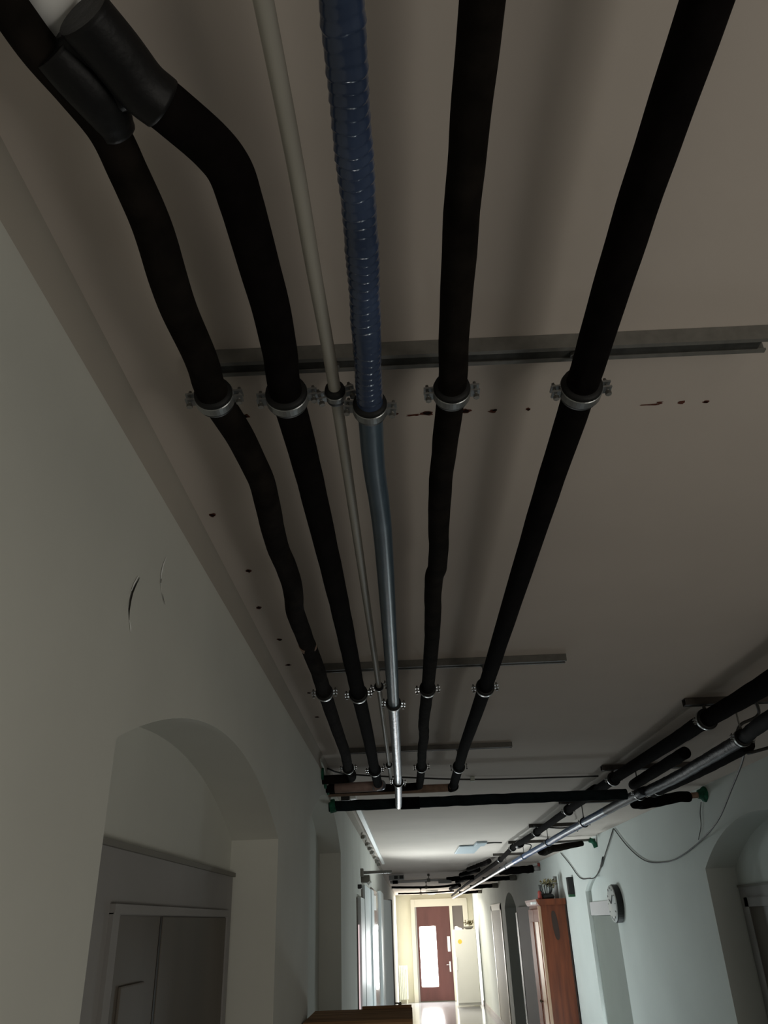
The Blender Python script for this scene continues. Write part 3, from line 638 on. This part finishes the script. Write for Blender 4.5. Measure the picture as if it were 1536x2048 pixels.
# straight runs of the long pipes continuing back over the viewer
for lab, (x, y, z), r, m in [('thin pale uninsulated', P3[0], .0082, 'white_pipe'), ('shiny blue foil-wrapped', PB[0], .0172, 'foil'), ('black insulated pipe right of the blue', P4[0], .0175, 'foam_w'), ('rightmost thick black', P5[0], .0198, 'foam'),
                             ('upper dark insulated', R1[0], .034, 'foam'), ('blue and silver foil', RB[0], .025, 'tape_r')]:
    par = next(o for o in COL.objects if str(o.get('label', '')).startswith(lab))
    link('rear_run', T_([(x, YB+.02, z), (x, y-1.0, z), (x, y, z)], r, seg=18), m, par)

# ------------------------------------------------------------------ left far details
t = thing('cable_trunking', (-.36, 8, 2.74), 'slim white cable trunking along the far left ceiling edge', 'trunking')
link('duct', prism([(-.333, ZC-.001), (-.333, ZC-.022), (-.300, ZC-.022), (-.300, ZC-.001)], 'y', 5.0, 11.2), 'white', t)
for yy in (7.2, 7.9, 8.4, 8.9, 9.6, 10.3, 10.9):
    bm = bmesh.new(); tube(bm, [(-.372, yy-.05, 2.706), (-.362, yy+.08, 2.712)], random.uniform(.014, .026), seg=8, wob=.25)
    link('dark_plug', bm, 'trimdark', t)
t = thing('wall_bracket', (XL, 7.05, 2.42), 'grey steel bracket arm sticking out above the white door leaves', 'bracket')
link('arm', boxes(((XL, 7.03, 2.408), (-.13, 7.06, 2.430), .003)), 'zinc', t)
link('foot', boxes(((XL-.005, 7.0, 2.39), (XL+.025, 7.09, 2.45), .004)), 'trimdark', t)
t = thing('wall_box', (XL, 7.12, 2.36), 'dark box with a bright steel spot above the white door leaves', 'box')
link('housing', boxes(((XL, 7.08, 2.345), (-.318, 7.22, 2.402), .006)), 'trimdark', t)
link('bright_tube', T_([(-.335, 7.06, 2.330), (-.305, 7.06, 2.352)], .011, seg=12), 'white', t)
o = link('wall_plug', boxes(((XL, 6.60, 2.285), (XL+.03, 6.66, 2.315), .004)), 'black'); tag(o, 'small black plug on the left wall over the narrow white leaf', 'plug')
o = link('junction_box', boxes(((-.31, 14.1, 2.66), (-.06, 14.25, 2.735), .006)), 'lining'); tag(o, 'flat grey box on the far ceiling at the left end of the cross line', 'box')
for xx in (-.195, -.105): link('socket_hole', boxes(((xx-.03, 14.09, 2.675), (xx+.03, 14.11, 2.722))), 'black', o)

# ceiling lamp (bluish glass, off) and far lit ceiling light
t = thing('ceiling_lamp', (.78, 9.2, ZC), 'unlit bluish glass ceiling lamp over the middle of the corridor', 'lamp')
link('lamp_glass', boxes(((.565, 8.95, 2.732), (.80, 9.95, 2.746), .006)), 'lampglass', t)
link('base_plate', boxes(((.72, 8.55, 2.728), (.83, 8.93, 2.7495), .006)), 'lampglass', t)
link('feed_cable', T_(smooth_path([(.825, 8.75, 2.742), (.90, 8.72, 2.744), (1.0, 8.76, 2.744)], 5), .007, seg=8), 'cable', t)
t = thing('ceiling_light', (.62, 22.6, ZC), 'small round white ceiling light in front of the end door', 'lamp')
link('base_ring', lathe([(.17, 0), (.17, -.03), (.16, -.035)], (.62, 22.6, ZC), (0, 0, 1), 28), 'white', t)
link('diffuser', lathe([(.158, -.035), (.15, -.06), (.11, -.085), (.05, -.095), (.002, -.097)], (.62, 22.6, ZC), (0, 0, 1), 28), 'lampon', t, smooth=True)

# ------------------------------------------------------------------ cables on the right wall
def wcab(pts, r, label):
    o = link('wall_cable', T_(smooth_path(pts, 8), r, seg=8), 'cable'); tag(o, label, 'cable', 'cables on the right wall'); return o
wcab([(1.30, 3.01, 2.62), (1.50, 3.55, 2.629), (1.65, 4.13, 2.58), (1.80, 4.79, 2.505), (1.892, 5.39, 2.447), (1.898, 5.87, 2.386), (1.898, 6.23, 2.371), (1.898, 6.75, 2.410), (1.898, 7.2, 2.544), (1.898, 7.60, 2.733)], .0045, 'long cable sagging across the right wall from bundle to ceiling corner')
o = wcab([(1.898, 7.62, 2.733), (1.898, 8.22, 2.503), (1.898, 8.63, 2.386), (1.898, 9.0, 2.384), (1.898, 9.44, 2.414), (1.898, 9.91, 2.578), (1.898, 10.39, 2.73)], .0055, 'shorter cable sagging over the recess beside the wall clock')
link('connector', T_([(1.895, 8.17, 2.53), (1.895, 8.32, 2.46)], .012, seg=8), 'black', o)
wcab([(1.898, 5.27, 2.66), (1.898, 5.33, 2.60), (1.898, 5.36, 2.53), (1.898, 5.46, 2.455)], .0025, 'hair thin wire hanging from the nearer green collar on the right wall')

# ------------------------------------------------------------------ wall clock
t = thing('wall_clock', (XR, 7.88, 2.13), 'round wall clock with a thick dark rim on the right wall', 'clock')
c = (XR, 7.88, 2.13)
link('rim', lathe([(.150, 0), (.155, .004), (.157, .050), (.150, .058), (.140, .058), (.138, .050)], c, (-1, 0, 0), 40), 'black', t, smooth=False)
f = link('face', lathe([(.1, .0585), (.1535, .059), (.150, .068), (.02, .072), (.002, .072)], c, (-1, 0, 0), 40), 'clockface', t)
bm = bmesh.new()
for ang, L in ((60, .07), (-50, .105)):
    a_ = math.radians(ang); p0 = Vector((XR-.075, 7.88, 2.13))
    tube(bm, [p0, p0+Vector((0, math.sin(a_)*L, math.cos(a_)*L))], .003, seg=6)
link('hands', bm, 'black', t)
bm = bmesh.new()
for k in range(12):
    a_ = math.pi/6*k; u = Vector((0, math.sin(a_), math.cos(a_))); p0 = Vector((XR-.0715, 7.88, 2.13))
    tube(bm, [p0+u*.118, p0+u*.138], .003, seg=6)
link('hour_marks', bm, 'lining', t)

# ------------------------------------------------------------------ wardrobe on the right with its ornaments
WX0, WX1, WY0, WY1, WZ = 1.585, 1.895, 10.5, 11.45, 2.19
t = thing('wardrobe', (1.74, 10.97, 0), 'tall reddish brown wooden wardrobe against the right wall', 'wardrobe')
link('carcass', boxes(((WX0, WY0, .08), (WX1, WY1, WZ), .006)), 'wood', t)
link('plinth', boxes(((WX0-.01, WY0-.01, 0), (WX1, WY1+.01, .08))), 'wood', t)
link('cornice', prism([(WX0-.045, WZ+.045), (WX0-.04, WZ+.02), (WX0-.015, WZ-.02), (WX0+.02, WZ-.02), (WX1, WZ-.02), (WX1, WZ+.045)], 'y', WY0-.03, WY1+.03), 'wood', t)
bm = bmesh.new()
pts = [(1.745+.034*math.copysign(abs(math.sin(2*math.pi*k/24))**.6, math.sin(2*math.pi*k/24))-.012*math.cos(2*math.pi*k/24), 1.95+.155*math.cos(2*math.pi*k/24)) for k in range(24)]
link('side_inlay', prism(pts, 'y', WY0-.004, WY0+.002), 'wood_in', t)
link('back_post', boxes(((WX1-.012, WY0-.006, .08), (WX1+.004, WY0+.03, WZ-.02), .002)), 'wood_in', t)
for i, (a_, b_) in enumerate(((WY0+.02, WY0+.47), (WY0+.48, WY1-.02))):
    dd = link('door', boxes(((WX0-.022, a_, .12), (WX0-.001, b_, WZ-.06), .004)), 'wood', t)
    link('door_panel', boxes(((WX0-.027, a_+.09, .55), (WX0-.021, b_-.09, WZ-.2), .002)), 'wood_l' if i == 0 else 'wood', dd)
    hy = b_-.03 if i == 0 else a_+.03
    link('knob', lathe([(.006, 0), (.006, .012), (.014, .02), (.012, .03), (.002, .034)], (WX0-.022, hy, 1.15), (-1, 0, 0), 12), 'brass', dd)
link('corner_strip', boxes(((WX0-.026, WY0-.005, .10), (WX0+.006, WY0+.035, WZ-.03), .003)), 'wood_l', t)
o = link('paper_box', boxes(((WX0-.095, WY0-.02, WZ-.010), (WX0-.046, WY0+.12, WZ+.016), .003)), 'white'); tag(o, 'small bright white box at the front edge of the wardrobe top', 'box')
t = thing('spoked_ornament', (1.70, 10.62, WZ+.045), 'dark spoked basket ornament with olive foliage on the wardrobe', 'ornament')
link('basket', lathe([(.03, 0), (.085, .0), (.095, .02), (.085, .045), (.05, .06), (.01, .062)], (1.70, 10.62, WZ+.046), (0, 0, 1), 24), 'black', t, smooth=True)
for k in range(8):
    a_ = math.pi/4*k; ca, sa = math.cos(a_), math.sin(a_)
    link('spoke', T_(smooth_path([(1.70+.05*ca, 10.62+.05*sa, WZ+.095), (1.70+.075*ca, 10.62+.075*sa, WZ+.15), (1.70+.08*ca, 10.62+.08*sa, WZ+.205)], 4), .006, seg=6), 'black', t)
bm = bmesh.new()
for k in range(90):
    p = Vector((1.735+random.gauss(0, .045), 10.62+random.gauss(0, .03), WZ+.215+random.gauss(0, .012)))
    dv = Vector((random.gauss(0, 1), random.gauss(0, 1), random.gauss(.2, .6))).normalized(); s_ = dv.cross(Vector((0, 0, 1))).normalized()*.016
    vs = [bm.verts.new(x) for x in (p, p+dv*.03+s_, p+dv*.06, p+dv*.03-s_)]; bm.faces.new(vs)
link('foliage', bm, 'olive', t)
o = link('paper_roll', T_([(1.855, 10.80, WZ+.047), (1.86, 10.80, WZ+.30)], .024, seg=14), 'lining'); tag(o, 'pale grey roll standing upright on the wardrobe next to the wall', 'roll')
o = link('red_figure', lathe([(.02, 0), (.03, .01), (.02, .05), (.024, .07), (.012, .09), (.002, .095)], (1.605, 10.55, WZ+.046), (0, 0, 1), 14), 'red', smooth=True); tag(o, 'small dark red figure at the front corner of the wardrobe top', 'ornament')
t = thing('sign_box', (1.87, 9.9, 2.34), 'narrow black box with a green lower edge on the right wall before the wardrobe', 'box')
link('housing', boxes(((1.845, 9.88, 2.26), (1.909, 9.98, 2.44), .004)), 'black', t)
link('green_edge', boxes(((1.847, 9.882, 2.235), (1.909, 9.978, 2.262), .004)), 'dgreen', t)

# ------------------------------------------------------------------ brown cabinet at the bottom left
t = thing('cabinet', (-.19, 3.35, 0), 'dark brown wooden cabinet with a moulded top against the left wall', 'cabinet')
link('carcass', boxes(((XL+.012, 3.22, .06), (-.03, 3.53, 1.69), .004)), 'oak_d', t)
prof = [(3.565, 1.752), (3.17, 1.752), (3.160, 1.745), (3.160, 1.733), (3.175, 1.725), (3.182, 1.712), (3.20, 1.700), (3.22, 1.690), (3.565, 1.690)]
link('top_board', prism(prof, 'x', XL+.006, -.004), 'oak', t)
link('plinth', boxes(((XL+.012, 3.21, 0), (-.025, 3.54, .06))), 'oak_d', t)
dd = link('door', boxes(((XL+.03, 3.205, .10), (-.045, 3.221, 1.66), .004)), 'oak_d', t)
link('knob', lathe([(.006, 0), (.006, .012), (.014, .02), (.002, .03)], (-.08, 3.205, 1.1), (0, -1, 0), 12), 'brass', dd)
link('back_rim', boxes(((-.20, 3.555, 1.752), (-.006, 3.567, 1.762), .002)), 'oak', t)

# ------------------------------------------------------------------ far end furniture
t = thing('tall_cabinet', (1.5, 24.3, 0), 'tall white cabinet with a round yellow sticker beside the end door', 'cabinet')
link('carcass', boxes(((1.19, 24.02, .04), (1.80, 24.62, 1.80), .012)), 'white_l2', t)
dd = link('door', boxes(((1.20, 23.99, .10), (1.79, 24.018, 1.79), .010)), 'white_l2', t)
link('sticker', lathe([(.055, 0), (.055, .003)], (1.345, 23.989, 1.515), (0, -1, 0), 28), 'yellow', dd)
link('handle', boxes(((1.215, 23.965, .85), (1.235, 23.99, 1.15), .004)), 'white', dd)
t = thing('dried_plant', (1.62, 24.2, 1.80), 'bushy dried plant arrangement on top of the tall white cabinet', 'plant')
link('bowl', lathe([(.06, 0), (.12, .03), (.14, .07), (.13, .07), (.10, .04), (.002, .02)], (1.62, 24.2, 1.80), (0, 0, 1), 20), 'trimdark', t)
bm = bmesh.new()
for k in range(110):
    p = Vector((1.64+random.gauss(0, .07), 24.2+random.gauss(0, .06), 1.935+abs(random.gauss(0, .03))))
    dv = Vector((random.gauss(0, 1), random.gauss(0, 1), random.gauss(.2, .8))).normalized(); s_ = dv.cross(Vector((0, 0, 1))).normalized()*.018
    vs = [bm.verts.new(x) for x in (p, p+dv*.03+s_, p+dv*.075, p+dv*.03-s_)]; bm.faces.new(vs)
link('leaves', bm, 'olive', t)
o = link('paper_bag', prism([(1.24, 1.80), (1.44, 1.80), (1.42, 1.84), (1.36, 1.85), (1.30, 1.89), (1.25, 1.88)], 'y', 24.1, 24.25), 'white'); tag(o, 'crumpled white bag on the tall cabinet left of the plant', 'bag')
o = link('notice', boxes(((1.085, YE-.0655, 1.23), (1.165, YE-.0615, 1.62), .001)), 'white'); tag(o, 'white paper notice on the right side of the maroon end door', 'notice')
t = thing('radiator', (-.26, 25.6, 0), 'ivory ribbed radiator on the end wall left of the door', 'radiator')
for k in range(5):
    xx = -.370+.050*k
    link('rib', boxes(((xx, 25.55, .10), (xx+.046, 25.70, .93), .018)), 'radiator', t)
link('top_pipe', T_([(-.375, 25.62, .86), (-.12, 25.62, .86)], .02, seg=10), 'radiator', t)
link('foot', boxes(((-.37, 25.58, 0), (-.34, 25.68, .11)), ((-.17, 25.58, 0), (-.14, 25.68, .11))), 'radiator', t)
link('bottom_pipe', T_([(-.375, 25.62, .17), (-.12, 25.62, .17)], .02, seg=10), 'radiator', t)
link('valve', lathe([(.02, 0), (.03, .01), (.03, .06), (.02, .07)], (-.145, 25.53, .86), (0, -1, 0), 14), 'white', t)

# ------------------------------------------------------------------ light
def area(name, loc, target, sx, sy, power, col, spread=180):
    l = bpy.data.lights.new(name, 'AREA'); l.shape = 'RECTANGLE'; l.size = sx; l.size_y = sy; l.energy = power; l.color = col; l.spread = math.radians(spread)
    o = bpy.data.objects.new(name, l); COL.objects.link(o); o.location = loc
    o.rotation_euler = (Vector(target)-Vector(loc)).to_track_quat('-Z', 'Y').to_euler(); return o
# daylight through the glazed opening on the left and through the end door; right, back and side lamps are added
area('daylight_left', (XL+.022, 9.95, 1.70), (1.9, 9.0, 1.95), .80, .52, 54, (.86, .96, .97))
area('added_right_fill', (XR+NR2['d']-.045, 8.68, .52), (XL, 8.6, 1.5),   .8, .6, 54, (.85, .96, .98))  # added fill lamp at the invented door pane, brightens the left side
area('daylight_end', (.55, YE-.16, 1.2), (.6, 10, .9), .55, 1.5, 130, (1.0, .98, .95))
area('unseen_back_lamp', (.9, YB+.12, 1.4), (.6, 2.0, 2.0), 1.8, 2.2, 26, (1.0, .93, .82))  # unseen lamp added behind the viewer to light the near end
area('unseen_side_lamp', (XR-.05, -.35, 1.45), (-.4, .7, 2.2), 1.0, 1.5, 20, (1.0, .95, .86))  # unseen lamp added beside the viewer, no window built here
area('far_lamp', (.62, 22.6, 2.63), (.62, 23.2, 0), .3, .3, 58, (1.0, .95, .82))

w = bpy.data.worlds.new('world'); SC.world = w; w.use_nodes = True
w.node_tree.nodes['Background'].inputs['Color'].default_value = (.02, .02, .02, 1)
w.node_tree.nodes['Background'].inputs['Strength'].default_value = 0.3

# ------------------------------------------------------------------ camera
cam = bpy.data.cameras.new('camera'); co = bpy.data.objects.new('camera', cam); COL.objects.link(co)
cam.sensor_fit = 'VERTICAL'; cam.sensor_height = 36; cam.lens = 1535/2048*36; cam.clip_start = .02; cam.clip_end = 100
p, yw, rl = .4905, -.0118, -.0374
f = Vector((math.sin(yw)*math.cos(p), math.cos(yw)*math.cos(p), math.sin(p))); rt = Vector((math.cos(yw), -math.sin(yw), 0)); up = rt.cross(f)
r2 = rt*math.cos(rl)+up*math.sin(rl); u2 = -rt*math.sin(rl)+up*math.cos(rl)
m = Matrix.Identity(4)
for i in range(3): m[i][0], m[i][1], m[i][2] = r2[i], u2[i], -f[i]
m.translation = (0, 0, 2.05); co.matrix_world = m
SC.camera = co
SC.view_settings.view_transform = 'Standard'; SC.view_settings.look = 'None'; SC.view_settings.exposure = 0; SC.view_settings.gamma = 1
